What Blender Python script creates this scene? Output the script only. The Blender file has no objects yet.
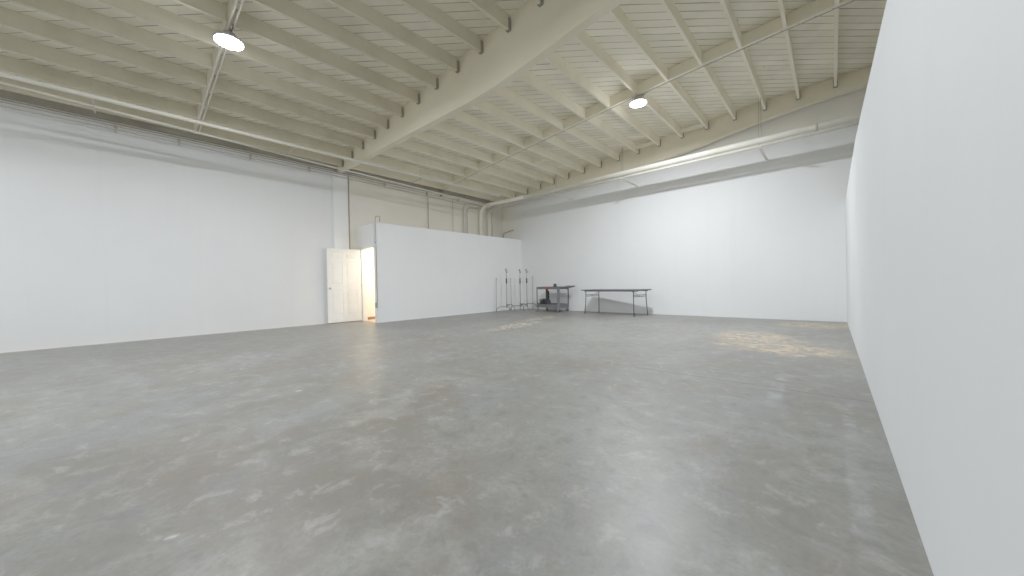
import bpy, bmesh, math, random
from mathutils import Vector, Matrix
random.seed(7)
sc = bpy.context.scene
COL = sc.collection
S = 0.82                       # survey units -> metres
PI = math.pi

# ------------------------------------------------------------------ helpers
class MB:
    def __init__(s): s.v = []; s.f = []; s.sm = []
    def quad(s, pts, smooth=False):
        n = len(s.v); s.v += [tuple(p) for p in pts]; s.f.append(tuple(range(n, n+len(pts)))); s.sm.append(smooth)
    def box(s, a, b, M=None):
        x0,y0,z0 = a; x1,y1,z1 = b
        P = [(x0,y0,z0),(x1,y0,z0),(x1,y1,z0),(x0,y1,z0),(x0,y0,z1),(x1,y0,z1),(x1,y1,z1),(x0,y1,z1)]
        if M is not None: P = [tuple(M @ Vector(p)) for p in P]
        n = len(s.v); s.v += P
        for q in ((0,3,2,1),(4,5,6,7),(0,1,5,4),(1,2,6,5),(2,3,7,6),(3,0,4,7)):
            s.f.append(tuple(n+i for i in q)); s.sm.append(False)
    def tube(s, pts, r, seg=12, cap=True, radii=None):
        pts = [Vector(p) for p in pts]; n0 = len(s.v); N = len(pts)
        up = None
        for i, p in enumerate(pts):
            if i == 0: t = pts[1]-pts[0]
            elif i == N-1: t = pts[-1]-pts[-2]
            else: t = (pts[i+1]-pts[i]).normalized() + (pts[i]-pts[i-1]).normalized()
            t.normalize()
            if up is None:
                up = Vector((0,0,1)) if abs(t.z) < .9 else Vector((1,0,0))
            a = t.cross(up).normalized(); b = a.cross(t).normalized(); up = b
            rr = radii[i] if radii else r
            for k in range(seg):
                an = 2*PI*k/seg
                s.v.append(tuple(p + a*math.cos(an)*rr + b*math.sin(an)*rr))
        for i in range(N-1):
            for k in range(seg):
                k2 = (k+1) % seg
                s.f.append((n0+i*seg+k, n0+i*seg+k2, n0+(i+1)*seg+k2, n0+(i+1)*seg+k)); s.sm.append(True)
        if cap:
            s.f.append(tuple(n0+k for k in range(seg))[::-1]); s.sm.append(False)
            s.f.append(tuple(n0+(N-1)*seg+k for k in range(seg))); s.sm.append(False)
    def lathe(s, prof, c=(0,0,0), seg=32, M=None):
        n0 = len(s.v)
        for (r, z) in prof:
            for k in range(seg):
                an = 2*PI*k/seg
                p = Vector((r*math.cos(an), r*math.sin(an), z))
                if M is not None: p = M @ p
                s.v.append(tuple(p + Vector(c)))
        for i in range(len(prof)-1):
            for k in range(seg):
                k2 = (k+1) % seg
                s.f.append((n0+i*seg+k, n0+i*seg+k2, n0+(i+1)*seg+k2, n0+(i+1)*seg+k)); s.sm.append(True)
        s.f.append(tuple(n0+k for k in range(seg))[::-1]); s.sm.append(False)
        s.f.append(tuple(n0+(len(prof)-1)*seg+k for k in range(seg))); s.sm.append(False)
    def prism(s, poly, z0, z1, M=None):
        n = len(poly); n0 = len(s.v)
        for z in (z0, z1):
            for p in poly:
                q = Vector((p[0], p[1], z))
                if M is not None: q = M @ q
                s.v.append(tuple(q))
        s.f.append(tuple(n0+i for i in range(n))[::-1]); s.sm.append(False)
        s.f.append(tuple(n0+n+i for i in range(n))); s.sm.append(False)
        for i in range(n):
            j = (i+1) % n
            s.f.append((n0+i, n0+j, n0+n+j, n0+n+i)); s.sm.append(False)
    def build(s, name, mat, parent=None, bevel=0, origin=None):
        me = bpy.data.meshes.new(name)
        me.from_pydata(s.v, [], s.f); me.update()
        bm = bmesh.new(); bm.from_mesh(me)
        bmesh.ops.recalc_face_normals(bm, faces=bm.faces)
        bm.to_mesh(me); bm.free()
        for p, k in zip(me.polygons, s.sm): p.use_smooth = k
        if origin is not None:
            me.transform(Matrix.Translation(-Vector(origin)))
        me.materials.append(mat)
        o = bpy.data.objects.new(name, me); COL.objects.link(o)
        if origin is not None: o.location = origin
        if parent is not None: o.parent = parent
        if bevel:
            m = o.modifiers.new('bevel', 'BEVEL'); m.width = bevel; m.segments = 2; m.limit_method = 'ANGLE'
        return o

def tag(o, label=None, cat=None, group=None, kind=None):
    if label: o['label'] = label
    if cat: o['category'] = cat
    if group: o['group'] = group
    if kind: o['kind'] = kind
    return o
def empty(name, loc=(0,0,0), rz=0, **k):
    o = bpy.data.objects.new(name, None); COL.objects.link(o)
    o.location = loc; o.rotation_euler = (0,0,rz); o.empty_display_size = .1
    return tag(o, **k)
def copy_tree(o, parent=None):
    c = o.copy(); COL.objects.link(c); c.parent = parent
    for ch in list(o.children): copy_tree(ch, c)
    return c
def u(*p): return tuple(S*a for a in p)
def arc(pts, n=6, r=.1):
    """polyline with rounded corners"""
    P = [Vector(p) for p in pts]; out = [P[0]]
    for i in range(1, len(P)-1):
        a = (P[i-1]-P[i]); b = (P[i+1]-P[i])
        d = min(r, a.length*.49, b.length*.49)
        s0 = P[i]+a.normalized()*d; s1 = P[i]+b.normalized()*d
        for k in range(n+1):
            t = k/n
            out.append(s0*(1-t)**2 + P[i]*2*t*(1-t) + s1*t*t)
    out.append(P[-1]); return out

# ------------------------------------------------------------------ materials
def new_mat(name):
    m = bpy.data.materials.new(name); m.use_nodes = True
    nt = m.node_tree; b = nt.nodes['Principled BSDF']
    return m, nt, b
def N(nt, t, **k):
    n = nt.nodes.new(t)
    for a, v in k.items():
        if a.startswith('_'): setattr(n, a[1:], v)
        else: n.inputs[a.replace('_',' ')].default_value = v
    return n
def mth(nt, op, a, b=None, c=None, clamp=False):
    n = nt.nodes.new('ShaderNodeMath'); n.operation = op; n.use_clamp = clamp
    for i, x in enumerate((a, b, c)):
        if x is None: continue
        if isinstance(x, (int, float)): n.inputs[i].default_value = x
        else: nt.links.new(x, n.inputs[i])
    return n.outputs[0]
def mixc(nt, f, a, b):
    n = nt.nodes.new('ShaderNodeMix'); n.data_type = 'RGBA'
    for i, x in ((0, f), (6, a), (7, b)):
        if isinstance(x, (int, float)): n.inputs[i].default_value = x
        elif isinstance(x, tuple): n.inputs[i].default_value = (*x, 1)
        else: nt.links.new(x, n.inputs[i])
    return n.outputs[2]
def noise(nt, co, scale, detail=4, rough=.55, dist=0):
    n = N(nt, 'ShaderNodeTexNoise', Scale=scale, Detail=detail, Roughness=rough, Distortion=dist)
    if co is not None: nt.links.new(co, n.inputs['Vector'])
    return n.outputs['Fac']
def coord(nt, scale=None, rot=None):
    g = nt.nodes.new('ShaderNodeNewGeometry').outputs['Position']
    if scale or rot:
        m = N(nt, 'ShaderNodeMapping')
        if rot: m.inputs['Rotation'].default_value = rot
        if scale: m.inputs['Scale'].default_value = scale
        nt.links.new(g, m.inputs['Vector']); return m.outputs[0]
    return g
def sstep(nt, x, a, b):
    n = N(nt, 'ShaderNodeMapRange', _interpolation_type='SMOOTHSTEP')
    n.inputs['From Min'].default_value = a; n.inputs['From Max'].default_value = b
    nt.links.new(x, n.inputs['Value']); return n.outputs[0]
def bump(nt, b, h, strength=.2, dist=.01):
    n = N(nt, 'ShaderNodeBump', Strength=strength, Distance=dist)
    nt.links.new(h, n.inputs['Height']); nt.links.new(n.outputs[0], b.inputs['Normal'])

def simple(name, col, rough=.5, metal=0, var=.12, vs=6, emis=None):
    m, nt, b = new_mat(name)
    co = nt.nodes.new('ShaderNodeTexCoord').outputs['Object']
    n = noise(nt, co, vs, 4)
    f = sstep(nt, n, .3, .7)
    c = mixc(nt, f, tuple(x*(1-var) for x in col), tuple(min(1, x*(1+var)) for x in col))
    nt.links.new(c, b.inputs['Base Color'])
    b.inputs['Roughness'].default_value = rough; b.inputs['Metallic'].default_value = metal
    return m

WHITE = (.80, .815, .83)
BEIGE = (.60, .565, .475)

def painted_wood(name, col, dirt=.25, vs=1.5):
    m, nt, b = new_mat(name)
    co = coord(nt)
    n1 = noise(nt, co, vs, 6, .65); n2 = noise(nt, co, 14, 5, .7)
    f = sstep(nt, n1, .35, .75)
    c = mixc(nt, f, col, tuple(x*(1-dirt)*k for x, k in zip(col, (1, .98, .93))))
    c = mixc(nt, mth(nt, 'MULTIPLY', sstep(nt, n2, .62, .74), .35), c, tuple(x*.55 for x in col))
    nt.links.new(c, b.inputs['Base Color']); b.inputs['Roughness'].default_value = .75
    bump(nt, b, n2, .25, .004)
    return m
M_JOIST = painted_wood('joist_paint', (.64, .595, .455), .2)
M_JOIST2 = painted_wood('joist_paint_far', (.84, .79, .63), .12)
M_GIRDER = painted_wood('girder_paint', (.78, .72, .555), .08, .8)
M_LEDGER = painted_wood('ledger_shadow_gap', (.36, .33, .27), .35)  # dark tone stands in for the shadow gap between ledger and joists
M_PIPE = painted_wood('pipe_paint', (.72, .70, .62), .12, 2)
M_PIPE2 = painted_wood('pipe_paint_dull', (.50, .48, .42), .2, 2)
M_PIPEB = painted_wood('pipe_paint_bright', (.88, .86, .78), .08, 2)
M_CABLE = simple('cable_dull', (.30, .28, .24), .6)
M_ROD = simple('hanger_rod_steel', (.30, .29, .26), .5, .3)
M_HANGER = simple('joist_hanger_steel', (.26, .245, .21), .6, .3)

def deck_mat():
    m, nt, b = new_mat('roof_deck_boards')
    g = coord(nt)
    sep = nt.nodes.new('ShaderNodeSeparateXYZ'); nt.links.new(g, sep.inputs[0])
    X, Y = sep.outputs[0], sep.outputs[1]
    across = mth(nt, 'MULTIPLY', mth(nt, 'SUBTRACT', Y, mth(nt, 'MULTIPLY', X, 1.0)), .7071)
    along = mth(nt, 'MULTIPLY', mth(nt, 'ADD', Y, X), .7071)
    w = .15
    sc_ = mth(nt, 'DIVIDE', across, w)
    fr = mth(nt, 'FRACT', sc_); row = mth(nt, 'FLOOR', sc_)
    d = mth(nt, 'ABSOLUTE', mth(nt, 'SUBTRACT', fr, .5))
    # per row random and along noise
    cmb = nt.nodes.new('ShaderNodeCombineXYZ')
    nt.links.new(mth(nt, 'MULTIPLY', along, 1.3), cmb.inputs[0]); nt.links.new(mth(nt, 'MULTIPLY', row, 7.31), cmb.inputs[1])
    nz = noise(nt, cmb.outputs[0], 1.0, 2, .5)
    gapw = sstep(nt, nz, .40, .66)                 # where a gap is open
    edge = mth(nt, 'GREATER_THAN', d, .452)
    thin = mth(nt, 'GREATER_THAN', d, .472)
    gap = mth(nt, 'MAXIMUM', mth(nt, 'MULTIPLY', edge, gapw), mth(nt, 'MULTIPLY', thin, .65))
    wn = N(nt, 'ShaderNodeTexWhiteNoise', _noise_dimensions='1D'); nt.links.new(row, wn.inputs['W'])
    big = noise(nt, g, 1.1, 5, .6); kn = noise(nt, g, 9, 3, .6)
    c = mixc(nt, wn.outputs[0], (.78, .735, .585), (.90, .855, .70))
    c = mixc(nt, sstep(nt, big, .4, .75), c, (.69, .64, .50))
    c = mixc(nt, mth(nt, 'MULTIPLY', sstep(nt, kn, .70, .76), .7), c, (.16, .12, .08))
    c = mixc(nt, gap, c, (.05, .04, .028))
    nt.links.new(c, b.inputs['Base Color']); b.inputs['Roughness'].default_value = .8
    bump(nt, b, mth(nt, 'SUBTRACT', 1.0, gap), .5, .01)
    return m
M_DECK = deck_mat()

def wall_mat(name, beige_fn=None, col=WHITE):
    m, nt, b = new_mat(name)
    g = coord(nt)
    n = noise(nt, g, .7, 5, .6); n2 = noise(nt, g, 45, 3, .6)
    st = noise(nt, coord(nt, scale=(3, 3, .15)), 2.0, 4, .6)
    c = mixc(nt, sstep(nt, n, .3, .8), col, tuple(x*.96 for x in col))
    c = mixc(nt, mth(nt, 'MULTIPLY', sstep(nt, st, .5, .75), .35), c, tuple(x*.93 for x in col))
    if beige_fn:
        sep = nt.nodes.new('ShaderNodeSeparateXYZ'); nt.links.new(g, sep.inputs[0])
        f = beige_fn(nt, sep.outputs)
        bc = mixc(nt, sstep(nt, n, .35, .7), (.86, .825, .735), (.80, .77, .68))
        c = mixc(nt, f, c, bc)
    nt.links.new(c, b.inputs['Base Color']); b.inputs['Roughness'].default_value = .7
    b.inputs['Specular IOR Level'].default_value = .3
    bump(nt, b, n2, .08, .003)
    return m
def beige_left(nt, o):
    a = sstep(nt, o[1], 5.04*S, 5.08*S); z = sstep(nt, o[2], 4.93*S, 5.0*S)
    return mth(nt, 'MAXIMUM', a, z)
def beige_back(nt, o):
    a = mth(nt, 'SUBTRACT', 1.0, sstep(nt, o[0], -12.0*S, -10.6*S)); z = sstep(nt, o[2], 3.1*S, 3.6*S)
    top = mth(nt, 'MULTIPLY', sstep(nt, o[2], 5.0*S, 5.15*S), .8)
    return mth(nt, 'MAXIMUM', mth(nt, 'MULTIPLY', a, z), top)
M_WALL_L = wall_mat('left_wall_paint', beige_left)
M_WALL_B = wall_mat('back_wall_paint', beige_back)
M_WALL = wall_mat('white_wall_paint', None, (.87, .885, .895))
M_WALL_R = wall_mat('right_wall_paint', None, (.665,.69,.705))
M_WALL_IN = wall_mat('office_wall_paint', None, (.84, .82, .78))

def floor_mat():
    m, nt, b = new_mat('polished_concrete')
    g = coord(nt)
    sep = nt.nodes.new('ShaderNodeSeparateXYZ'); nt.links.new(g, sep.inputs[0])
    X, Y = sep.outputs[0], sep.outputs[1]
    n1 = noise(nt, g, .35, 6, .62, .6); n2 = noise(nt, g, 1.6, 8, .68, .8)
    n3 = noise(nt, g, 7, 8, .7, .4); n4 = noise(nt, g, 38, 4, .65)
    n5 = noise(nt, coord(nt, rot=(0,0,.6), scale=(1, .45, 1)), 1.1, 7, .7, 1.2)
    c = mixc(nt, sstep(nt, n1, .32, .7), (.203, .206, .187), (.140, .130, .112))
    c = mixc(nt, mth(nt, 'MULTIPLY', sstep(nt, n2, .46, .66), .75), c, (.25, .253, .235))
    c = mixc(nt, mth(nt, 'MULTIPLY', sstep(nt, n5, .46, .68), .55), c, (.19, .20, .213))
    c = mixc(nt, mth(nt, 'MULTIPLY', sstep(nt, n5, .50, .32), .0), c, (.2, .2, .2))
    nb = noise(nt, g, .9, 6, .7, .5)
    c = mixc(nt, mth(nt, 'MULTIPLY', sstep(nt, nb, .50, .66), .6), c, (.160, .128, .097))
    c = mixc(nt, mth(nt, 'MULTIPLY', sstep(nt, n3, .52, .68), .55), c, (.32, .32, .305))
    c = mixc(nt, mth(nt, 'MULTIPLY', sstep(nt, n3, .48, .34), .6), c, (.12, .12, .11))
    c = mixc(nt, mth(nt, 'MULTIPLY', sstep(nt, n4, .45, .62), .22), c, (.10,.10,.095))
    # darker toward the right wall strip
    # scratches / specks
    sp = N(nt, 'ShaderNodeTexVoronoi', Scale=3.0); nt.links.new(coord(nt, scale=(1, .55, 1), rot=(0,0,.9)), sp.inputs['Vector'])
    spk = mth(nt, 'LESS_THAN', sp.outputs['Distance'], .045)
    c = mixc(nt, mth(nt, 'MULTIPLY', spk, mth(nt, 'MULTIPLY', sstep(nt, n2, .5, .6), .6)), c, (.66, .66, .64))
    def blob(cx, cy, rx, ry, rot=0, warp=.35, lo=1.0, hi=.5):
        dx = mth(nt, 'SUBTRACT', X, cx); dy = mth(nt, 'SUBTRACT', Y, cy)
        ca, sa = math.cos(rot), math.sin(rot)
        a = mth(nt, 'DIVIDE', mth(nt, 'ADD', mth(nt, 'MULTIPLY', dx, ca), mth(nt, 'MULTIPLY', dy, sa)), rx)
        d = mth(nt, 'DIVIDE', mth(nt, 'SUBTRACT', mth(nt, 'MULTIPLY', dy, ca), mth(nt, 'MULTIPLY', dx, sa)), ry)
        r = mth(nt, 'SQRT', mth(nt, 'ADD', mth(nt, 'MULTIPLY', a, a), mth(nt, 'MULTIPLY', d, d)))
        r = mth(nt, 'ADD', r, mth(nt, 'MULTIPLY', mth(nt, 'SUBTRACT', n2, .5), warp*4))
        return sstep(nt, r, lo, hi)
    TAN = (.57, .455, .30)
    ad = mth(nt, 'MAXIMUM', blob(-.50, 6.0, 1.0, .62, -.05), blob(-.95, 6.9, .65, 1.1, .3))
    ad = mth(nt, 'MAXIMUM', ad, blob(-.25, 9.3, .8, .75, 0))
    ad2 = mth(nt, 'MAXIMUM', blob(-5.35, 5.9, .35, 1.3, .15), blob(-5.9, 7.6, .3, .9, .1))
    rag = sstep(nt, noise(nt, g, 6, 10, .85, 1.0), .47, .54)
    adm = mth(nt, 'MULTIPLY', mth(nt, 'MULTIPLY', ad, rag), .85)
    c = mixc(nt, adm, c, TAN)
    c = mixc(nt, mth(nt, 'MULTIPLY', mth(nt, 'MULTIPLY', ad2, sstep(nt, n3, .48, .56)), .8), c, (.56,.50,.36))
    # tan residue along foot of left wall
    lw = mth(nt, 'SUBTRACT', 1.0, sstep(nt, mth(nt, 'ADD', X, mth(nt, 'MULTIPLY', n2, .25)), -12.02*S+.06, -12.02*S+.26))
    c = mixc(nt, mth(nt, 'MULTIPLY', lw, .75), c, (.42,.34,.23))
    # dusty grey-blue scuffs, plus lamp light pools painted into the colour
    scuff_pool = mth(nt, 'MAXIMUM', blob(-.36, 3.75, .07, .75, .03, .22), mth(nt, 'MULTIPLY', blob(.08, 2.5, .05, 1.3, 0, .25), .6))
    scuff_pool = mth(nt, 'MAXIMUM', scuff_pool, mth(nt, 'MULTIPLY', blob(-3.9, 7.6, 1.4, .8, -.2, .25, 1.1, .1), .55))  # painted light pool of the far lamp
    scuff_pool = mth(nt, 'MAXIMUM', scuff_pool, mth(nt, 'MULTIPLY', blob(-5.9, 1.15, .55, .75, .5, .2, 1.1, .1), .6))  # painted light pool under the near lamp
    c = mixc(nt, mth(nt, 'MULTIPLY', scuff_pool, mth(nt, 'MULTIPLY', sstep(nt, n3, .40, .62), .5)), c, (.33, .345, .375))
    # saw-cut joint
    jw = mth(nt, 'ABSOLUTE', mth(nt, 'SUBTRACT', Y, mth(nt, 'ADD', 3.77, mth(nt, 'MULTIPLY', mth(nt, 'SUBTRACT', n2, .5), .03))))
    j = mth(nt, 'MULTIPLY', mth(nt, 'LESS_THAN', jw, .010), mth(nt, 'MULTIPLY', sstep(nt, X, -2.6, -1.6), .7))
    c = mixc(nt, j, c, (.06,.055,.05))
    nt.links.new(c, b.inputs['Base Color'])
    r = mth(nt, 'ADD', .30, mth(nt, 'MULTIPLY', n2, .22))
    r = mth(nt, 'ADD', r, mth(nt, 'MULTIPLY', adm, .3))
    nt.links.new(r, b.inputs['Roughness'])
    b.inputs['Specular IOR Level'].default_value = .32
    h = mth(nt, 'ADD', mth(nt, 'MULTIPLY', n3, .6), mth(nt, 'MULTIPLY', n4, .25))
    bump(nt, b, h, .10, .004)
    return m
M_FLOOR = floor_mat()
M_OFFICE_FLOOR = simple('office_floor_tan', (.62, .42, .26), .5)
M_DOOR = simple('door_white', (.92, .91, .88), .4, 0, .02)
M_FRAME = simple('door_frame_white', (.86, .85, .81), .4, 0, .02)
M_CHROME = simple('satin_chrome', (.62, .62, .63), .28, 1, .05)
M_STEEL = simple('stand_steel', (.20, .195, .19), .42, .3, .08)
M_TANPOLE = simple('stand_column_tan', (.30, .25, .19), .5, .2, .1)
M_BLACK = simple('black_plastic', (.014, .014, .018), .6)
M_DARK = simple('shaded_grey_resin', (.05, .05, .06), .55, 0, .15, 12)  # shaded copy of the cart grey, for posts out of the light
M_GREY = simple('mid_grey_resin', (.105, .105, .118), .5, 0, .12, 12)
M_TABLETOP = simple('table_top_charcoal', (.10, .10, .125), .5, 0, .1)
M_TLEG = simple('table_leg_black', (.035, .035, .045), .4, .3)
M_RED = simple('dark_red', (.12, .02, .035), .5)
M_ORANGE = simple('orange_red', (.30, .075, .045), .5)
M_TEAL = simple('caster_teal', (.05, .16, .16), .5)
M_BROWN = simple('brown_baseboard', (.24, .13, .07), .6)
M_BLUE = simple('blue_tape', (.06, .30, .75), .5)
M_GREYBOX = simple('grey_box_metal', (.34, .34, .33), .5, .4)
M_HOUS = simple('lamp_housing', (.45, .46, .48), .5, .3)

def emis(name, col, st):
    m, nt, b = new_mat(name)
    b.inputs['Base Color'].default_value = (.9, .9, .9, 1)
    co = nt.nodes.new('ShaderNodeTexCoord').outputs['Object']
    v = N(nt, 'ShaderNodeTexVoronoi', Scale=60.0); nt.links.new(co, v.inputs['Vector'])
    s_ = mth(nt, 'MULTIPLY_ADD', sstep(nt, v.outputs['Distance'], .6, 0), st*.3, st*.85)
    b.inputs['Emission Color'].default_value = (*col, 1); nt.links.new(s_, b.inputs['Emission Strength'])
    return m
M_LED = emis('lamp_led_lens', (.90, .95, 1.0), 30)

# ------------------------------------------------------------------ dimensions
XL, XP, XR = -12.1*S, -10.77*S, .28*S
YB, YG, YE = 12.52*S, 4.75*S, 5.4*S
YF = -5.2; XF = 3.6
ZP = 3.22*S
PROF = [(-12.6,4.92),(-12.1,4.97),(-10.7,5.12),(-9.3,5.28),(-7.9,5.40),(-6.4,5.53),(-4.9,5.66),(-3.4,5.79),(-2,5.88),(0,5.98),(2,6.03),(5,6.05)]
def zj(xm):
    x = xm/S
    for (a, za), (b_, zb) in zip(PROF, PROF[1:]):
        if a <= x <= b_: return S*(za+(zb-za)*(x-a)/(b_-a))
    return S*PROF[-1][1]
JD = .218; JW = .046

def struct(o, label=None, cat=None):
    o['kind'] = 'structure'
    if label: o['label'] = label
    if cat: o['category'] = cat
    return o

# ------------------------------------------------------------------ shell
m = MB(); m.box((XL-.2, YF-.2, -.12), (XF+.2, YB+.2, 0))
struct(m.build('floor', M_FLOOR), 'mottled grey polished concrete floor across the whole warehouse room', 'floor')

m = MB()
xs = [XL-.2 + i*(XF+.4-XL)/60 for i in range(61)]
for a, b_ in zip(xs, xs[1:]):
    za, zb = zj(a)+JD, zj(b_)+JD
    m.quad([(a,YF-.2,za),(b_,YF-.2,zb),(b_,YB+.2,zb),(a,YB+.2,za)])
    m.quad([(a,YF-.2,za+.04),(a,YB+.2,za+.04),(b_,YB+.2,zb+.04),(b_,YF-.2,zb+.04)])
    if a == xs[0]: m.quad([(a,YF-.2,za),(a,YB+.2,za),(a,YB+.2,za+.04),(a,YF-.2,za+.04)])
struct(m.build('ceiling', M_DECK), 'beige painted diagonal board roof deck above the joists', 'ceiling')

def slab(name, a, b_, mat, label, cat='wall'):
    m = MB(); m.box(a, b_); return struct(m.build(name, mat), label, cat)
H = zj(XF)+JD
slab('wall_left', (XL-.15, YF, 0), (XL, YB, zj(XL)+JD+.0), M_WALL_L, 'long white left wall, beige above the office partition')
slab('wall_back', (XL-.15, YB, 0), (XF, YB+.15, H), M_WALL_B, 'white back wall behind the cart and the folding table')
slab('wall_front', (XL-.15, YF-.15, 0), (XF, YF, H), M_WALL, 'white wall behind the camera')
slab('wall_far_right', (XF, YF-.15, 0), (XF+.15, YB+.15, H+.02), M_WALL, 'wall of the neighbouring bay beyond the right partition')
# right partition (not full height): top leans out by a couple of centimetres towards the camera
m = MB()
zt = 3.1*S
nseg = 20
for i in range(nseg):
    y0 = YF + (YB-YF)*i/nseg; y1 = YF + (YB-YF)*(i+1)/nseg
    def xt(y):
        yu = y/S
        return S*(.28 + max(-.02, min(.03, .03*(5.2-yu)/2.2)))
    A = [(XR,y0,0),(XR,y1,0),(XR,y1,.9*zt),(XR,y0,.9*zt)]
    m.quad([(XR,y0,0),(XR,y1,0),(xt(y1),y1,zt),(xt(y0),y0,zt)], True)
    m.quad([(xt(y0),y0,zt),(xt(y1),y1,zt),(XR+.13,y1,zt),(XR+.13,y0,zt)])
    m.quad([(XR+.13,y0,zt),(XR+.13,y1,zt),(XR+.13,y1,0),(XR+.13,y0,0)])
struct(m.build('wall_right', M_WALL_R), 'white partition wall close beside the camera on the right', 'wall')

# office partition
slab('wall_office_front', (XP-.11, YE, 0), (XP, YB, ZP), M_WALL, 'white office partition wall running to the back wall')
DX0, DX1, DH = -11.85*S, -10.87*S, 2.49*S
m = MB()
m.box((XL, YE, 0), (DX0, YE+.11, ZP)); m.box((DX0, YE, DH), (DX1, YE+.11, ZP)); m.box((DX1, YE, 0), (XP-.11, YE+.11, ZP))
m2 = m.build('wall_office_end', M_WALL); struct(m2, 'white end wall of the office partition with the open doorway', 'wall')
YC = 6.35*S
slab('wall_office_inner', (XL, YC, 0), (XP-.11, YC+.1, ZP-.1), M_WALL_IN, 'warm lit inner wall seen through the open doorway')
slab('ceiling_office', (XL, YE+.11, ZP-.12), (XP-.11, YB, ZP-.04), M_WALL_IN, 'low lid over the office behind the partition', 'ceiling')
slab('floor_office', (XL, YE+.02, 0), (XP-.11, YC, .006), M_OFFICE_FLOOR, 'warm tan floor just inside the open doorway', 'floor')
slab('baseboard_office', (XL+.01, YC-.015, .006), (XP-.12, YC, .13), M_BROWN, 'brown baseboard inside the open doorway', 'baseboard')
slab('baseboard_office_left', (XL, YE+.12, .006), (XL+.014, YC-.016, .085), M_BROWN, 'brown baseboard on the left wall just inside the doorway', 'baseboard')
# door frame
m = MB()
m.box((DX0, YE-.012, 0), (DX0+.045, YE+.12, DH)); m.box((DX1-.045, YE-.012, 0), (DX1, YE+.12, DH)); m.box((DX0, YE-.012, DH-.045), (DX1, YE+.12, DH))
m.box((DX1, YE-.014, 0), (DX1+.05, YE, DH+.05)); m.box((DX0-.05, YE-.014, 0), (DX0, YE, DH+.05)); m.box((DX0, YE-.014, DH), (DX1, YE, DH+.05))
struct(m.build('trim_1', M_FRAME, bevel=.003), 'white door frame around the open office doorway', 'door frame')

# door leaf, hinged on the left jamb, swung out toward the camera
hinge = Vector((DX0-.005, YE-.02, 0)); endp = Vector((-12.0*S+.02, 4.33*S, 0))
dv = endp-hinge; W = dv.length; ang = math.atan2(dv.y, dv.x)
door = empty('door_1', hinge, ang); struct(door, 'white six-panel door standing wide open beside the left wall', 'door')
Z0, Z1 = .02, DH-.05; T = .02
def panel_leaf():
    """stiles and rails around six recessed, raised-field panels, both faces"""
    m = MB()
    cols = [(0,.105),( .105,W/2-.05),(W/2-.05,W/2+.05),(W/2+.05,W-.105),(W-.105,W)]
    hz = Z1-Z0
    zs = [0, .21, .86, 1.06, 1.60, 1.70, hz-.10-.0, hz]
    zs = [Z0+z for z in (0, .20, .83, 1.02, 1.60, 1.70, hz-.11, hz)]
    core = .008
    m.box((0,-core,Z0),(W,core,Z1))
    for (a, b_) in (cols[0], cols[2], cols[4]): m.box((a,-T,Z0),(b_,T,Z1))
    for (a, b_) in ((zs[0],zs[1]),(zs[2],zs[3]),(zs[4],zs[5]),(zs[6],zs[7])):
        for (c, d) in (cols[1], cols[3]): m.box((c,-T,a),(d,T,b_))
    for (a, b_) in ((zs[1],zs[2]),(zs[3],zs[4]),(zs[5],zs[6])):
        for (c, d) in (cols[1], cols[3]):
            e = .035
            for s in (-1, 1):
                y0, y1 = s*core, s*(T-.004)
                P0 = [(c+.012,y0,a+.012),(d-.012,y0,a+.012),(d-.012,y0,b_-.012),(c+.012,y0,b_-.012)]
                P1 = [(c+e,y1,a+e),(d-e,y1,a+e),(d-e,y1,b_-e),(c+e,y1,b_-e)]
                m.quad(P1)
                for i in range(4):
                    j = (i+1) % 4; m.quad([P0[i],P0[j],P1[j],P1[i]])
    return m
panel_leaf().build('door_panel', M_DOOR, door, bevel=.002)
m = MB()
for s in (-1, 1):
    Rm = Matrix.Rotation(-s*PI/2, 4, 'X')
    m.lathe([(.031,0),(.031,.006),(.012,.010),(.011,.035),(.024,.042),(.028,.055),(.022,.066),(.006,.070)], (W-.065, s*T, .93), 20, Rm)
m.box((W-.001,-.012,.87),(W+.0015,.012,.99))
h = m.build('door_knob', M_CHROME, door); h['label'] = 'satin metal door knob'
m = MB()
for z in (.25, 1.0, 1.8): m.tube([(.0, .022, z-.045), (.0, .022, z+.045)], .007, 10)
m.build('hinge', M_CHROME, door)

# columns against the left wall
def column(y0, y1, z1, d, mat, label):
    m = MB(); m.box((XL, y0, 0), (XL+d, y1, z1)); o = m.build('wall_column', mat, bevel=.004); tag(o, label, 'column')
column(4.60*S, 5.06*S, 4.93*S, .08, M_WALL, 'white boxed column on the left wall behind the open door')
M_BCOL = wall_mat('beige_column_paint', None, (.66,.635,.565))
column(11.85*S, 12.5*S, 4.95*S, .12, M_BCOL, 'beige boxed column in the back left corner')
m = MB(); m.tube([(XL+.03, 5.12*S, 0), (XL+.03, 5.12*S, 4.98*S)], .011, 10)
tag(m.build('conduit', simple('rusty_conduit', (.36,.27,.18), .6)), 'thin brown vertical conduit beside the white wall column', 'conduit')

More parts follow.
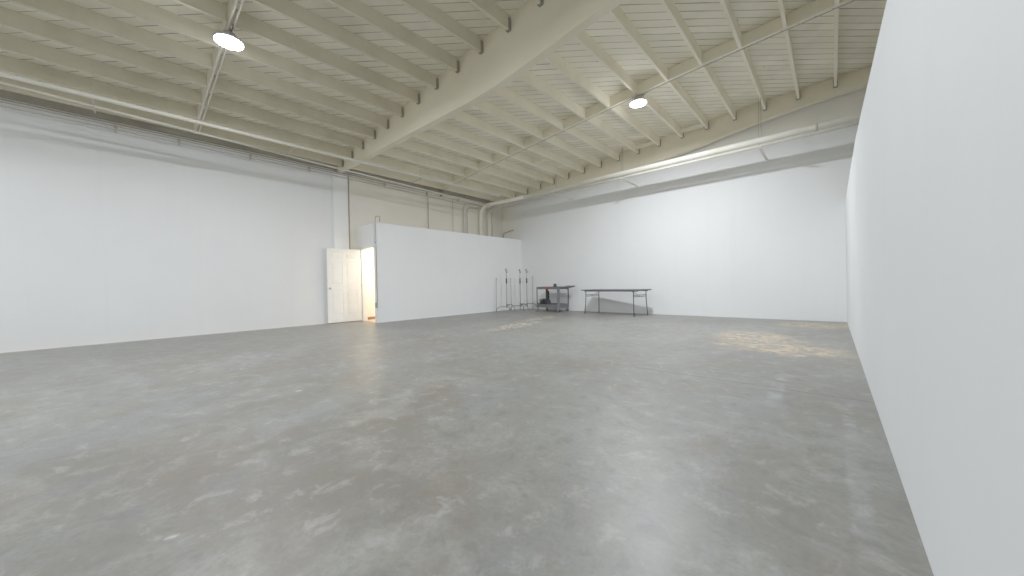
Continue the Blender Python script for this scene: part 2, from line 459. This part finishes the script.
# ------------------------------------------------------------------ roof structure
# front girder over the room
def girder(y0, y1, prof, label, xa, xb):
    m = MB(); n = len(prof)
    pts = [(x*S, z*S) for x, z in prof]
    top = [(x, zj(x)+JD-.002) for x, _ in pts]
    for i in range(n-1):
        (xa_, za), (xb_, zb) = pts[i], pts[i+1]; ta, tb = top[i][1], top[i+1][1]
        m.quad([(xa_,y0,za),(xb_,y0,zb),(xb_,y0,tb),(xa_,y0,ta)])
        m.quad([(xa_,y1,za),(xa_,y1,ta),(xb_,y1,tb),(xb_,y1,zb)])
        m.quad([(xa_,y0,za),(xa_,y1,za),(xb_,y1,zb),(xb_,y0,zb)])
        m.quad([(xa_,y0,ta),(xb_,y0,tb),(xb_,y1,tb),(xa_,y1,ta)])
    m.quad([(pts[0][0],y0,pts[0][1]),(pts[0][0],y0,top[0][1]),(pts[0][0],y1,top[0][1]),(pts[0][0],y1,pts[0][1])])
    m.quad([(pts[-1][0],y0,pts[-1][1]),(pts[-1][0],y1,pts[-1][1]),(pts[-1][0],y1,top[-1][1]),(pts[-1][0],y0,top[-1][1])])
    bm_o = m.build('roof_girder', M_GIRDER); 
    bm = bmesh.new(); bm.from_mesh(bm_o.data); bmesh.ops.remove_doubles(bm, verts=bm.verts, dist=.0005); bmesh.ops.recalc_face_normals(bm, faces=bm.faces); bm.to_mesh(bm_o.data); bm.free()
    return tag(bm_o, label, 'roof beam')
GPROF = [(-12.09,4.97),(-11,4.95),(-10,4.94),(-8,4.91),(-6.4,4.88),(-5.4,4.865),(-4.8,4.88),(-4.3,4.93),(-3.8,4.99),(-3,5.09),(-2.3,5.18),(0,5.45),(2,5.62),(4.3,5.7)]
G1Y0, G1Y1 = YG, YG+.135
girder(G1Y0, G1Y1, GPROF, 'deep beige roof girder crossing the middle of the ceiling', 0, 0)
GB0, GB1 = 12.22*S, 12.40*S
BPROF = [(-12.09,4.97),(-9,5.0),(-6.5,5.05),(-5,5.15),(-3.6,5.32),(-2.9,5.42),(-2.1,5.56),(-1.3,5.67),(-.6,5.75),(0,5.80),(.7,5.84),(4.3,5.9)]
girder(GB0, GB1, BPROF, 'beige roof girder along the back wall above the pipes', 0, 0)
girder(-2.65*S-.135, -2.65*S, GPROF, 'beige roof girder overhead behind the camera', 0, 0)

def joist_master(x, y0, y1, mat, label, group, hang):
    m = MB(); m.box((-JW/2, y0, 0), (JW/2, y1, JD-.001))
    o = m.build('roof_joist', mat); o.location = (x, 0, zj(x))
    tag(o, label, 'joist', group)
    if hang:
        for yy, s in hang:
            h_ = MB(); h_.box((-JW/2-.012, min(yy, yy+s*.05), -.004), (-JW/2-.0005, max(yy, yy+s*.05), .17))
            h_.box((JW/2+.0005, min(yy, yy+s*.05), -.004), (JW/2+.012, max(yy, yy+s*.05), .17))
            h_.box((-JW/2-.012, min(yy, yy+s*.05), -.007), (JW/2+.012, max(yy, yy+s*.05), -.0005))
            h_.build('joist_hanger', M_HANGER, o)
    return o
XJ = [S*(.10-.7275*i) for i in range(0, 17)]
XJR = [S*(.83), S*1.56, S*2.28]
labA = 'long beige painted roof joist in the near bay before the main girder'
labB = 'beige painted roof joist in the far bay between main girder and back wall'
gA, gB = 'roof joists of the near bay', 'roof joists of the far bay'
first = None
for x in XJ[1:]:
    if first is None:
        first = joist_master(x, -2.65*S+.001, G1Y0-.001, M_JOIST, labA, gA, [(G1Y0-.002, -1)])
    else:
        o = copy_tree(first); o.location = (x, 0, zj(x))
first = None
for x in XJR + XJ:
    if first is None:
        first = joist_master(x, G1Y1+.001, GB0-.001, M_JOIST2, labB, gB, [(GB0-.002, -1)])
    else:
        o = copy_tree(first); o.location = (x, 0, zj(x))
# blocking boards
def blocks(y, xs_, mat, label, group):
    xs_ = sorted(xs_)
    for a, b_ in zip(xs_, xs_[1:]):
        zl, zr = zj(a), zj(b_); xa, xb = a+JW/2+.002, b_-JW/2-.002
        m = MB(); y0, y1 = y-.02, y+.02
        P = [(xa,y0,zl),(xb,y0,zr),(xb,y1,zr),(xa,y1,zl)]; Q = [(p[0],p[1],p[2]+JD-.015) for p in P]
        m.quad(P); m.quad(Q[::-1])
        for i in range(4):
            j = (i+1) % 4; m.quad([P[i],P[j],Q[j],Q[i]])
        c = ((xa+xb)/2, y, (zl+zr)/2)
        tag(m.build('blocking_board', mat, origin=c), label, 'blocking', group)
YK1, YK2 = 1.2*S, 8.6*S
blocks(YK2, XJR+XJ, M_JOIST2, 'short beige blocking board midway along the far bay joists', 'blocking boards of the far bay')
blocks(YK1, XJ[1:], M_JOIST, 'short beige blocking board midway along the near bay joists', 'blocking boards of the near bay')

def thing_tube(name, pts, r, mat, label, cat, seg=12, **k):
    m = MB(); m.tube(pts, r, seg, **k); c = Vector(pts[0]); 
    return tag(m.build(name, mat, origin=c), label, cat)
# conduits under the blocking lines
thing_tube('conduit', [(x, YK1, zj(x)-.014) for x in [XJ[16-i] for i in range(0, 14)]], .013, M_PIPE, 'pale thin conduit across the near bay joists above the nearer lamp', 'conduit', 8)
thing_tube('conduit', [(x, YK2+.04, zj(x)-.010) for x in sorted(XJ+XJR)], .009, M_PIPE2, 'thin conduit across the far bay joists above the farther lamp', 'conduit', 8)
thing_tube('conduit', [(x, YK1+.055, zj(x)-.014) for x in [XJ[16-i] for i in range(0, 14)]], .011, M_PIPE, 'second pale conduit running parallel just behind the near bay conduit', 'conduit', 8)

# short spacer boards in the far bay
def spacer(i, y, label):
    a, b_ = XJ[i+1], XJ[i]
    m = MB(); z = max(zj(a), zj(b_))
    m.box((a+JW/2+.002, y-.02, z+.0), (b_-JW/2-.002, y+.02, z+.09))
    tag(m.build('spacer_board', M_JOIST2, origin=((a+b_)/2, y, z)), label, 'spacer')
spacer(10, 9.9*S, 'short pale spacer board between far bay joists near the left corner')
spacer(4, 11.9*S, 'short pale spacer board between far bay joists, right one at the back girder')
spacer(6, 11.9*S, 'short pale spacer board between far bay joists, left one at the back girder')

# ------------------------------------------------------------------ pipes and cables on the left wall
YL0 = YF+.05
thing_tube('sprinkler_pipe', [(-10*S, YL0, 4.74*S), (-10*S, 10.32*S, 4.77*S)], .031, M_PIPE, 'long pale sprinkler pipe hung under the joists along the left wall', 'pipe', 16)
thing_tube('drain_pipe', [(-10.6*S, -5.5*S, 4.92*S), (-10.6*S, -1.4*S, 4.82*S), (-10.6*S, 4.07*S, 4.63*S), (-10.6*S, 10.35*S, 4.46*S)], .018, M_PIPE, 'thinner pale pipe between the sprinkler pipe and the left wall', 'pipe')
m = MB(); m.box((XL, YL0, 5.04*S), (XL+.09, YB-.01, 5.16*S))
tag(m.build('wall_ledger', M_LEDGER), 'ledger beam along the top of the left wall, painted dark as a shadow gap', 'beam')
thing_tube('cable', [(XL+.045, YL0, 5.00*S), (XL+.045, 4.5*S, 4.98*S), (XL+.05, 11.7*S, 4.96*S)], .010, M_CABLE, 'dark cable just under the ledger on the left wall', 'cable', 8)
thing_tube('cable', [(XL+.13, YL0, 4.84*S), (XL+.13, 4.6*S, 4.80*S), (XL+.05, 11.7*S, 4.72*S)], .011, M_PIPE2, 'pale lower cable line along the top of the left wall', 'cable', 8)
thing_tube('cable', [(XL+.12, YL0, 4.92*S), (XL+.12, 4.6*S, 4.89*S), (XL+.05, 11.7*S, 4.83*S)], .007, M_CABLE, 'thin middle cable line along the top of the left wall', 'cable', 8)
for i_, yy in enumerate((-.35, 2.9, 6.6)):
    lab = ['thin hanger on the left wall pipes, left of the lamp','thin hanger on the left wall pipes, just left of the main girder','thin hanger on the left wall pipes above the office'][i_]
    r = empty('pipe_hanger', (-10*S, yy*S, 4.74*S), label=lab, cat='pipe hanger')
    m = MB(); m.tube([(0,0,-.05),(0,0,zj(-10.12*S)-4.74*S+.02)], .003, 8); m.build('rod', M_PIPE2, r)
    m = MB(); m.box((-.62*S-.03,-.008,-.050),(.04,.008,-.038)); m.build('strut', M_PIPE2, r)
# clamps along those
cl = None
for yy in (-.1, .95, 2.4, 3.9, 6.4, 8.2, 9.8):
    if cl is None:
        m = MB(); m.box((-.012, -.018, -.06), (.035, .018, .06)); m.box((.0, -.03, .02), (.045, .03, .035))
        cl = m.build('pipe_clamp', M_PIPE2); tag(cl, 'small pale clamp holding the cable lines on the left wall', 'clamp', 'cable clamps on the left wall'); o = cl
    else: o = cl.copy(); COL.objects.link(o)
    o.location = (XL+.07, yy*S*1.0, 4.86*S)
# junction valve cluster near the left corner
m = MB(); m.tube([(XL+.06, 8.9*S, 4.9*S), (XL+.34, 8.9*S, 5.03*S)], .03, 10); m.tube([(XL+.2, 8.9*S-.06, 4.97*S), (XL+.2, 8.9*S+.06, 4.97*S)], .045, 12); m.box((XL+.13,8.85*S,4.93*S),(XL+.24,8.98*S,5.05*S))
tag(m.build('pipe_valve', M_CABLE), 'dark valve fitting on the pipes above the office', 'valve')
m = MB(); m.box((XL, 4.62*S, 5.0*S), (XL+.18, 4.85*S, 5.14*S), None)
# vertical pipes above the office
def vpipe(pts, r, mat, label, rr=.18):
    thing_tube('wall_pipe', arc([u(*p) for p in pts], 8, rr), r, mat, label, 'pipe', 14)
xw = -12.02
vpipe([(xw,8.25,3.0),(xw,8.25,4.72)], .012, M_CABLE, 'thin dark vertical conduit above the office, leftmost one')
vpipe([(xw,9.5,3.0),(xw,9.5,4.8)], .010, M_PIPE2, 'thin pale vertical conduit above the office between the dark one and the bent pipes')
vpipe([(-11.97,10.1,3.0),(-11.97,10.1,4.72),(-11.97,11.7,4.78)], .038, M_PIPE, 'bent beige pipe above the office, left of the thick pair', .22)
vpipe([(-12.02,10.3,3.0),(-12.02,10.3,4.62),(-12.02,11.0,4.66)], .010, M_CABLE, 'thin dark bent conduit beside the bent beige pipe')
vpipe([(-11.9,11.0,3.0),(-11.9,11.02,4.76),(-9.5,11.3,4.80)], .062, M_PIPEB, 'thick pale pipe bending down the left wall from the back wall', .42)
vpipe([(-11.85,11.35,3.0),(-11.85,11.35,4.655),(-9.5,11.32,4.665)], .036, M_PIPE2, 'slimmer pipe bending down beside the thick pale pipe in the corner', .30)
# back wall long pipes
thing_tube('wall_pipe', [(-9.49*S, 11.3*S, 4.80*S), (XF-.02, 11.3*S, 4.80*S)], .066, M_PIPEB, 'thick pale pipe running the length of the back wall under the girder', 'pipe', 18)
thing_tube('wall_pipe', [(-9.49*S, 11.32*S, 4.665*S), (XF-.02, 11.32*S, 4.665*S)], .030, M_PIPE, 'slim pipe directly beneath the thick pipe on the back wall', 'pipe', 12)
def hanger(xu, label):
    r = empty('pipe_hanger', (xu*S, 11.3*S, 4.80*S), label=label, cat='pipe hanger')
    top = .62
    for dx, nm in ((-.02, 0), (.02, 1)):
        m = MB(); m.tube([(dx, .0, -.15), (dx, .0, .055), (dx, .0, (zj(xu*S)+.03)-4.80*S)], .005, 8); m.build('rod', M_ROD, r)
    m = MB(); m.box((-.025, -.09, -.165), (.025, 1.21*S, -.148)); m.build('strut', M_PIPE, r)
for xu, lab in ((-1.37, 'rod hanger on the back wall pipes, the rightmost'), (-5.18, 'rod hanger on the back wall pipes, the middle one'), (-7.9, 'rod hanger on the back wall pipes, nearest the left corner')):
    hanger(xu, lab)
# coupling bands on pipe
m = MB()
m.lathe([(.074,-.02),(.074,.02)], (0,0,0), 18, Matrix.Rotation(PI/2,4,'Y'))
o = m.build('pipe_coupling', M_PIPE2); o.location = (-.25*S, 11.3*S, 4.80*S); tag(o, 'grooved coupling on the thick back wall pipe near the right partition', 'coupling')
# small bent pipe on back wall and hook on corner of office
thing_tube('wall_pipe', arc([u(-11.85,12.46,3.1), u(-11.85,12.46,3.66), u(-11.2,12.46,3.74)], 6, .08), .018, M_ROD, 'small bent dark pipe in the corner above the partition', 'pipe')
r0 = empty('corner_conduit', (XP+.012, YE-.012, 0), label='thin grey conduit down the corner of the office partition with outlet box', cat='conduit')
m = MB(); m.tube(arc([(0,0,.52),(0,0,ZP+.15),(.13,.05,ZP+.15),(.13,.05,ZP-.0)], 6, .04), .009, 8); m.build('conduit_run', M_GREYBOX, r0)
m = MB(); m.box((-.05,-.045,.40),(.02,-.0,.53)); m.build('outlet_box', M_GREYBOX, r0, bevel=.004)
m = MB(); m.lathe([(.022,0),(.022,.004)], (0,0,0), 16, Matrix.Rotation(PI/2,4,'X')); o = m.build('tape_dot', M_BLUE); o.location = (-10.84*S, YE-.001, 2.58*S)
tag(o, 'tiny blue sticker on the wall above the doorway', 'sticker')

# ------------------------------------------------------------------ lamps
def make_lamp(loc, label, hz):
    r = empty('high_bay_lamp', loc, label=label, cat='ceiling lamp', group='round high bay lamps')
    bh = min(.26, hz-.02)
    m = MB(); m.lathe([(.05,.115),(.085,.11),(.10,.05),(.165,.035),(.182,.02),(.182,.0),(.170,-.004)][::-1], (0,0,0), 40); m.build('housing', M_HOUS, r)
    m = MB(); m.lathe([(.172,-.012),(.172,-.004)], (0,0,0), 40); m.build('lens', M_LED, r)
    m = MB(); m.tube(arc([(-.12,0,.06),(-.12,0,bh),(.12,0,bh),(.12,0,.06)], 4, .03), .006, 8); m.build('bracket', M_HANGER, r)
    m = MB(); m.tube([(0,0,bh),(0,0,hz)], .006, 8); m.build('hook', M_HANGER, r)
    m = MB(); m.tube(arc([(.05,.02,.11),(.17,.03,.20),(.14,.02,hz-.05),(.0,.0,hz-.01)], 6, .08), .005, 8); m.build('cord', M_BLACK, r)
    r.scale = (.92, .92, 1)
    return r
L1 = Vector(u(-7.32,1.22,5.24)); L2 = Vector(u(-3.51,8.62,5.57))
make_lamp(L1, 'glowing round high bay lamp hanging in the near bay, larger one at upper left', zj(L1.x)-.01-L1.z)
make_lamp(L2, 'glowing round high bay lamp close under the far bay joists', zj(L2.x)-L2.z)
added_lamps = [Vector(u(-2.5,1.22,5.5)), Vector(u(-4.2,-2.0,5.2)), Vector(u(-9.5,-4.5,4.9))]  # unseen lamps added to even out the light
for i, p in enumerate(added_lamps):
    make_lamp(p, ['added unseen round high bay lamp overhead above the camera', 'added unseen round high bay lamp overhead behind the camera', 'added unseen round high bay lamp behind the camera near the left wall'][i], zj(p.x)-p.z)
POW = [104, 212, 62, 54, 72]
for p, w in zip([L1, L2]+added_lamps, POW):
    l = bpy.data.lights.new('lamp_light', 'AREA'); l.shape = 'DISK'; l.size = .34; l.energy = w; l.color = (.93, .965, 1.0); l.spread = PI
    o = bpy.data.objects.new('lamp_light', l); COL.objects.link(o); o.location = p - Vector((0,0,.02))
# upward/side spill of the lens
for p, w in zip([L1, L2]+added_lamps, POW):
    l = bpy.data.lights.new('lamp_spill', 'POINT'); l.energy = w*.035; l.shadow_soft_size = .10; l.color = (.95, .975, 1.0)
    o = bpy.data.objects.new('lamp_spill', l); COL.objects.link(o); o.location = p - Vector((0,0,.16))
# warm office light
l = bpy.data.lights.new('office_light', 'AREA'); l.size = .8; l.energy = 36; l.color = (1, .86, .68)
o = bpy.data.objects.new('office_light', l); COL.objects.link(o); o.location = (-11.45*S, 5.92*S, ZP-.14)

# ------------------------------------------------------------------ folding table
def make_table():
    r = empty('folding_table', (-4.69, 9.59, 0), math.radians(-7), label='charcoal folding banquet table with black metal legs by the back wall', cat='table')
    L, D, Hh = 1.92, .76, .74
    m = MB()
    rc = .06; poly = []
    for cx_, cy_, a0 in ((L/2-rc, D/2-rc, 0), (-L/2+rc, D/2-rc, 90), (-L/2+rc, -D/2+rc, 180), (L/2-rc, -D/2+rc, 270)):
        for k in range(6):
            a = math.radians(a0+18*k); poly.append((cx_+rc*math.cos(a), cy_+rc*math.sin(a)))
    m.prism(poly, Hh-.035, Hh); m.build('table_top', M_TABLETOP, r, bevel=.006)
    m = MB()
    for s in (-1, 1): m.box((-L/2+.08, s*.27-.012, Hh-.06), (L/2-.08, s*.27+.012, Hh-.0355))
    m.build('apron_rail', M_TLEG, r)
    for sx in (-1, 1):
        x = sx*.80*.98 if sx < 0 else .80
        for sy in (-1, 1):
            m = MB(); m.tube(arc([(sx*.79, sy*.33, Hh-.036), (sx*.79, sy*.33, Hh-.28), (sx*.815, sy*.36, .0)], 5, .1), .013, 10)
            m.build('leg', M_TLEG, r)
        m = MB(); m.tube([(sx*.79, -.33, Hh-.16), (sx*.79, .33, Hh-.16)], .009, 8)
        m.tube([(sx*.79, -.33, Hh-.20), (sx*.79, .33, Hh-.20)], .009, 8); m.build('cross_bar', M_TLEG, r)
        m = MB(); m.tube([(sx*.79, 0, Hh-.18), (sx*.50, 0, Hh-.045)], .008, 8); m.build('brace', M_GREYBOX, r)
make_table()

# ------------------------------------------------------------------ utility cart
CX0, CX1, CY0, CY1 = -7.52, -6.56, 9.44, 10.08
def make_cart():
    cx_, cy_ = (CX0+CX1)/2, (CY0+CY1)/2; a, b_ = (CX1-CX0)/2, (CY1-CY0)/2
    r = empty('utility_cart', (cx_, cy_, 0), label='dark grey two shelf utility cart on casters by the back wall', cat='cart')
    def tray(z0, z1, dz, handle=False):
        m = MB(); c = .05
        poly = [(a-c,-b_),(a,-b_+c),(a,b_-c),(a-c,b_),(-a+c,b_),(-a,b_-c),(-a,-b_+c),(-a+c,-b_)]
        m.prism(poly, z0, z0+.02)
        n = len(poly)
        for i in range(n):
            p, q = Vector(poly[i]), Vector(poly[(i+1) % n])
            pi_, qi = p*.955, q*.955
            m.prism([tuple(p), tuple(q), tuple(qi), tuple(pi_)], z0+.018, z1)
        if dz: m.box((-a*.95,-b_*.95,z1-.022),(a*.95,b_*.95,z1-.012))
        return m
    t = tray(.755, .84, True); o = t.build('top_shelf', M_GREY, r, bevel=.004)
    m = MB()
    for s in (-1, 1): m.tube(arc([(a-.02, s*(b_-.06), .80), (a+.14, s*(b_-.06), .815), (a+.26, s*(b_-.10), .845)], 5, .08), .022, 10)
    m.tube([(a+.26, -(b_-.09), .845), (a+.26, (b_-.09), .845)], .022, 12); m.box((a-.01,-b_+.08,.80),(a+.20,b_-.08,.822))
    m.build('push_handle', M_GREY, r)
    tray(.145, .255, False).build('bottom_shelf', M_GREY, r, bevel=.004)
    for sx in (-1, 1):
        for sy in (-1, 1):
            m = MB(); M = Matrix.Translation((sx*(a-.035), sy*(b_-.035), 0)) @ Matrix.Rotation(math.atan2(sy, sx), 4, 'Z')
            m.box((-.014, -.044, .255), (.014, .044, .755), M)
            m.box((-.02, -.055, .22), (.012, .055, .30), M)
            o = m.build('corner_post', M_GREY if (sx, sy) == (1, -1) else M_DARK, r, bevel=.004)  # lit front post and shaded other posts painted in two greys
            if (sx, sy) == (1, -1): o['label'] = 'front corner post painted lighter grey as lit'
            wx, wy = sx*(a-.05), sy*(b_-.05)
            m = MB(); m.lathe([(.018,.11),(.03,.146)], (wx,wy,0), 12); m.box((wx-.03,wy-.02,.03),(wx+.01,wy-.016,.12)); m.box((wx-.03,wy+.016,.03),(wx+.01,wy+.02,.12)); m.box((wx-.03,wy-.02,.108),(wx+.02,wy+.02,.118))
            k = m.build('caster', M_GREYBOX, r)
            m = MB(); m.lathe([(.02,-.014),(.046,-.014),(.05,-.008),(.05,.008),(.046,.014),(.02,.014)], (wx-.015, wy, .05), 20, Matrix.Rotation(PI/2,4,'X'))
            w = m.build('wheel', M_TEAL if sx < 0 and sy < 0 else M_BLACK, k)
            if sx < 0 and sy < 0: w['label'] = 'teal caster wheel'
    return cx_, cy_
ccx, ccy = make_cart()
# things on the cart
def blobmesh(r, sx, sy, sz, seg=16, rings=10, flat=.0, seed=1, amp=.0):
    m = MB(); rnd = random.Random(seed); prof = []
    for i in range(rings+1):
        t = PI*i/rings; prof.append((max(.0008, math.sin(t)*r), -math.cos(t)*r))
    m.lathe(prof, (0,0,0), seg)
    m.v = [(x*sx*(1+amp*math.sin(9*y/r+seed)), y*sy*(1+amp*math.cos(7*x/r)), max(z, -r*(1-flat))*sz*(1+amp*math.sin(8*x/r+2))) for x, y, z in m.v]
    m.sm = [True]*len(m.f)
    return m
# dark red tape roll / handle tool standing on top shelf
r = empty('tape_roll', (-6.86, 9.66, .832), .5, label='small dark red roll standing on the cart top shelf', cat='tape roll')
m = MB(); m.lathe([(.034,-.022),(.055,-.022),(.055,.022),(.034,.022),(.034,-.022)], (0,0,.055), 26, Matrix.Rotation(PI/2,4,'X')); m.build('roll', M_RED, r)
m = MB(); m.box((-.07,-.035,0),(.07,.035,.022)); m.build('base', M_BLACK, r)
# orange clamp hanging on the lip
r = empty('spring_clamp', (-7.06, CY0-.002, .76), 0, label='orange red spring clamp gripping the front lip of the cart', cat='clamp')
m = MB(); m.box((-.075,-.022,-.0),(-.01,-.003,.075)); m.box((.01,-.022,.015),(.075,-.003,.085)); m.tube([(-.08,-.014,.02),(.09,-.014,.035)], .010, 8); m.build('jaw', M_ORANGE, r, bevel=.004)
m = MB(); m.tube([(.085,-.014,.03),(.15,-.02,.05)], .009, 8); m.build('grip', M_ORANGE, r)
# black power tool case with upright handle
r = empty('cable_pile', (-7.37, 9.64, .166), 0, label='pile of coiled black cable on the cart bottom shelf', cat='cable')
m = MB()
for k, (dx, dy, R_, z) in enumerate(((0,0,.12,.02),(.03,.02,.11,.055),(-.03,-.01,.115,.09),(.03,-.03,.10,.125),(-.03,.03,.09,.16),(.045,0,.07,.195),(-.05,0,.06,.215),(.05,0,.05,.235))):
    m.tube([(dx+R_*math.cos(a), dy+R_*.8*math.sin(a), z+.012*math.sin(3*a+k)) for a in [2*PI*i/24 for i in range(25)]], .019, 8)
m.build('coil', M_BLACK, r)
r = empty('upright_tool', (-7.17, 9.72, .166), .4, label='black upright tool with tapered body on the cart bottom shelf', cat='tool')
m = MB(); m.box((-.10,-.06,0),(.10,.06,.09)); m.build('base', M_BLACK, r, bevel=.015)
m = MB(); n0 = [(-.075,-.045,.09),(.075,-.045,.09),(.075,.045,.09),(-.075,.045,.09)]; n1 = [(-.03,-.02,.24),(.03,-.02,.24),(.03,.02,.24),(-.03,.02,.24)]
m.quad(n0[::-1]); m.quad(n1)
for i in range(4): m.quad([n0[i], n0[(i+1)%4], n1[(i+1)%4], n1[i]])
m.build('body', M_BLACK, r, bevel=.008)
m = MB(); m.tube([(0,0,.24),(0,0,.53)], .024, 12); m.build('neck', M_BLACK, r)

# ------------------------------------------------------------------ light stands
def make_cstand(loc, rz, label):
    r = empty('light_stand', loc, rz, label=label, cat='light stand', group='chrome light stands by the partition')
    m = MB(); m.tube([(0,0,.14),(0,0,.99)], .014, 12, radii=None); m.build('column', M_TANPOLE, r)
    m = MB(); m.tube([(0,0,1.15),(0,0,1.50)], .010, 10); m.build('upper_tube', M_TANPOLE, r)
    m = MB(); m.lathe([(.014,.975),(.024,.985),(.024,1.155),(.014,1.165)], (0,0,0), 16); m.tube([(.02,0,1.02),(.055,0,1.02)], .009, 8); m.build('grip_collar', M_BLACK, r)
    m = MB(); m.lathe([(.028,-.016),(.028,.016)], (.022,0,1.38), 16, Matrix.Rotation(PI/2,4,'Y')); m.lathe([(.028,-.016),(.028,.016)], (-.022,0,1.45), 16, Matrix.Rotation(PI/2,4,'Y'))
    m.tube([(-.07,0,1.45),(.05,0,1.45)], .008, 8); m.tube([(-.05,0,1.38),(.07,0,1.38)], .008, 8); m.build('grip_head', M_STEEL, r)
    m = MB(); m.lathe([(.02,.12),(.026,.13),(.026,.25),(.02,.26)], (0,0,0), 14); m.build('hub', M_STEEL, r)
    for k, (a, z) in enumerate(((10, .235), (130, .20), (250, .165))):
        a = math.radians(a); c_, s_ = math.cos(a), math.sin(a)
        P = arc([(.02*c_,.02*s_,z), (.27*c_,.27*s_,z+.005), (.37*c_,.37*s_,.10), (.40*c_,.40*s_,.009)], 6, .09)
        m = MB(); m.tube(P, .013, 10); m.build('leg', M_STEEL, r)
st = [((-8.44, 8.97), -10, 'chrome light stand with black collar nearest the open door, apart from the pair'),
      ((-8.37, 9.62), -15, 'chrome light stand with black collar, left one of the close pair'),
      ((-8.16, 9.74), 40, 'chrome light stand with black collar, right one of the pair beside the cart')]
for (x, y), rz, lab in st: make_cstand((x, y, 0), math.radians(rz), lab)
def pole(x, y, dx, dy, h_, mat, label):
    r = empty('metal_pole', (x, y, 0), label=label, cat='pole')
    m = MB(); m.tube([(0,0,.03),(dx,dy,h_)], .009, 10); m.build('tube', mat, r)
    m = MB(); m.lathe([(.02,0),(.02,.02),(.012,.034)], (0,0,0), 14); m.build('foot', M_BLACK, r)
    m = MB(); m.lathe([(.014,h_-.03),(.014,h_+.004),(.006,h_+.012)], (dx,dy,0), 12); m.build('end_cap', mat, r)
pole(-8.66, 8.66, -.10, .13, 1.16, M_STEEL, 'thin grey pole leaning on the office partition, leftmost')
pole(-8.66, 9.44, -.10, .10, 1.16, M_STEEL, 'thin grey pole leaning on the partition between the light stands')
pole(-8.20, YB-.15, -.08, .12, 1.22, M_TANPOLE, 'thin pale pole leaning on the back wall beside the cart')

# ------------------------------------------------------------------ camera
A = Vector((.73885605,.67357078,-.01985317)); B = Vector((.00767421,.02104909,.99974899)); F = Vector((-.67381959,.73882295,-.01038312))
cam = bpy.data.cameras.new('camera'); cam.lens = 351/1024*36; cam.sensor_width = 36; cam.clip_start = .01
co = bpy.data.objects.new('camera', cam); COL.objects.link(co)
R = Matrix(((A.x,B.x,-F.x,0),(A.y,B.y,-F.y,0),(A.z,B.z,-F.z,.943),(0,0,0,1)))
co.matrix_world = R
sc.camera = co
w = bpy.data.worlds.new('world'); sc.world = w; w.use_nodes = True
w.node_tree.nodes['Background'].inputs[0].default_value = (.5,.52,.55,1); w.node_tree.nodes['Background'].inputs[1].default_value = .3
sc.view_settings.view_transform = 'Standard'
sc.view_settings.look = 'None'
sc.view_settings.exposure = 0.0; sc.view_settings.gamma = 1.4
sc.cycles.max_bounces = 16; sc.cycles.diffuse_bounces = 12; sc.cycles.use_denoising = True
sc.cycles.sample_clamp_indirect = 6
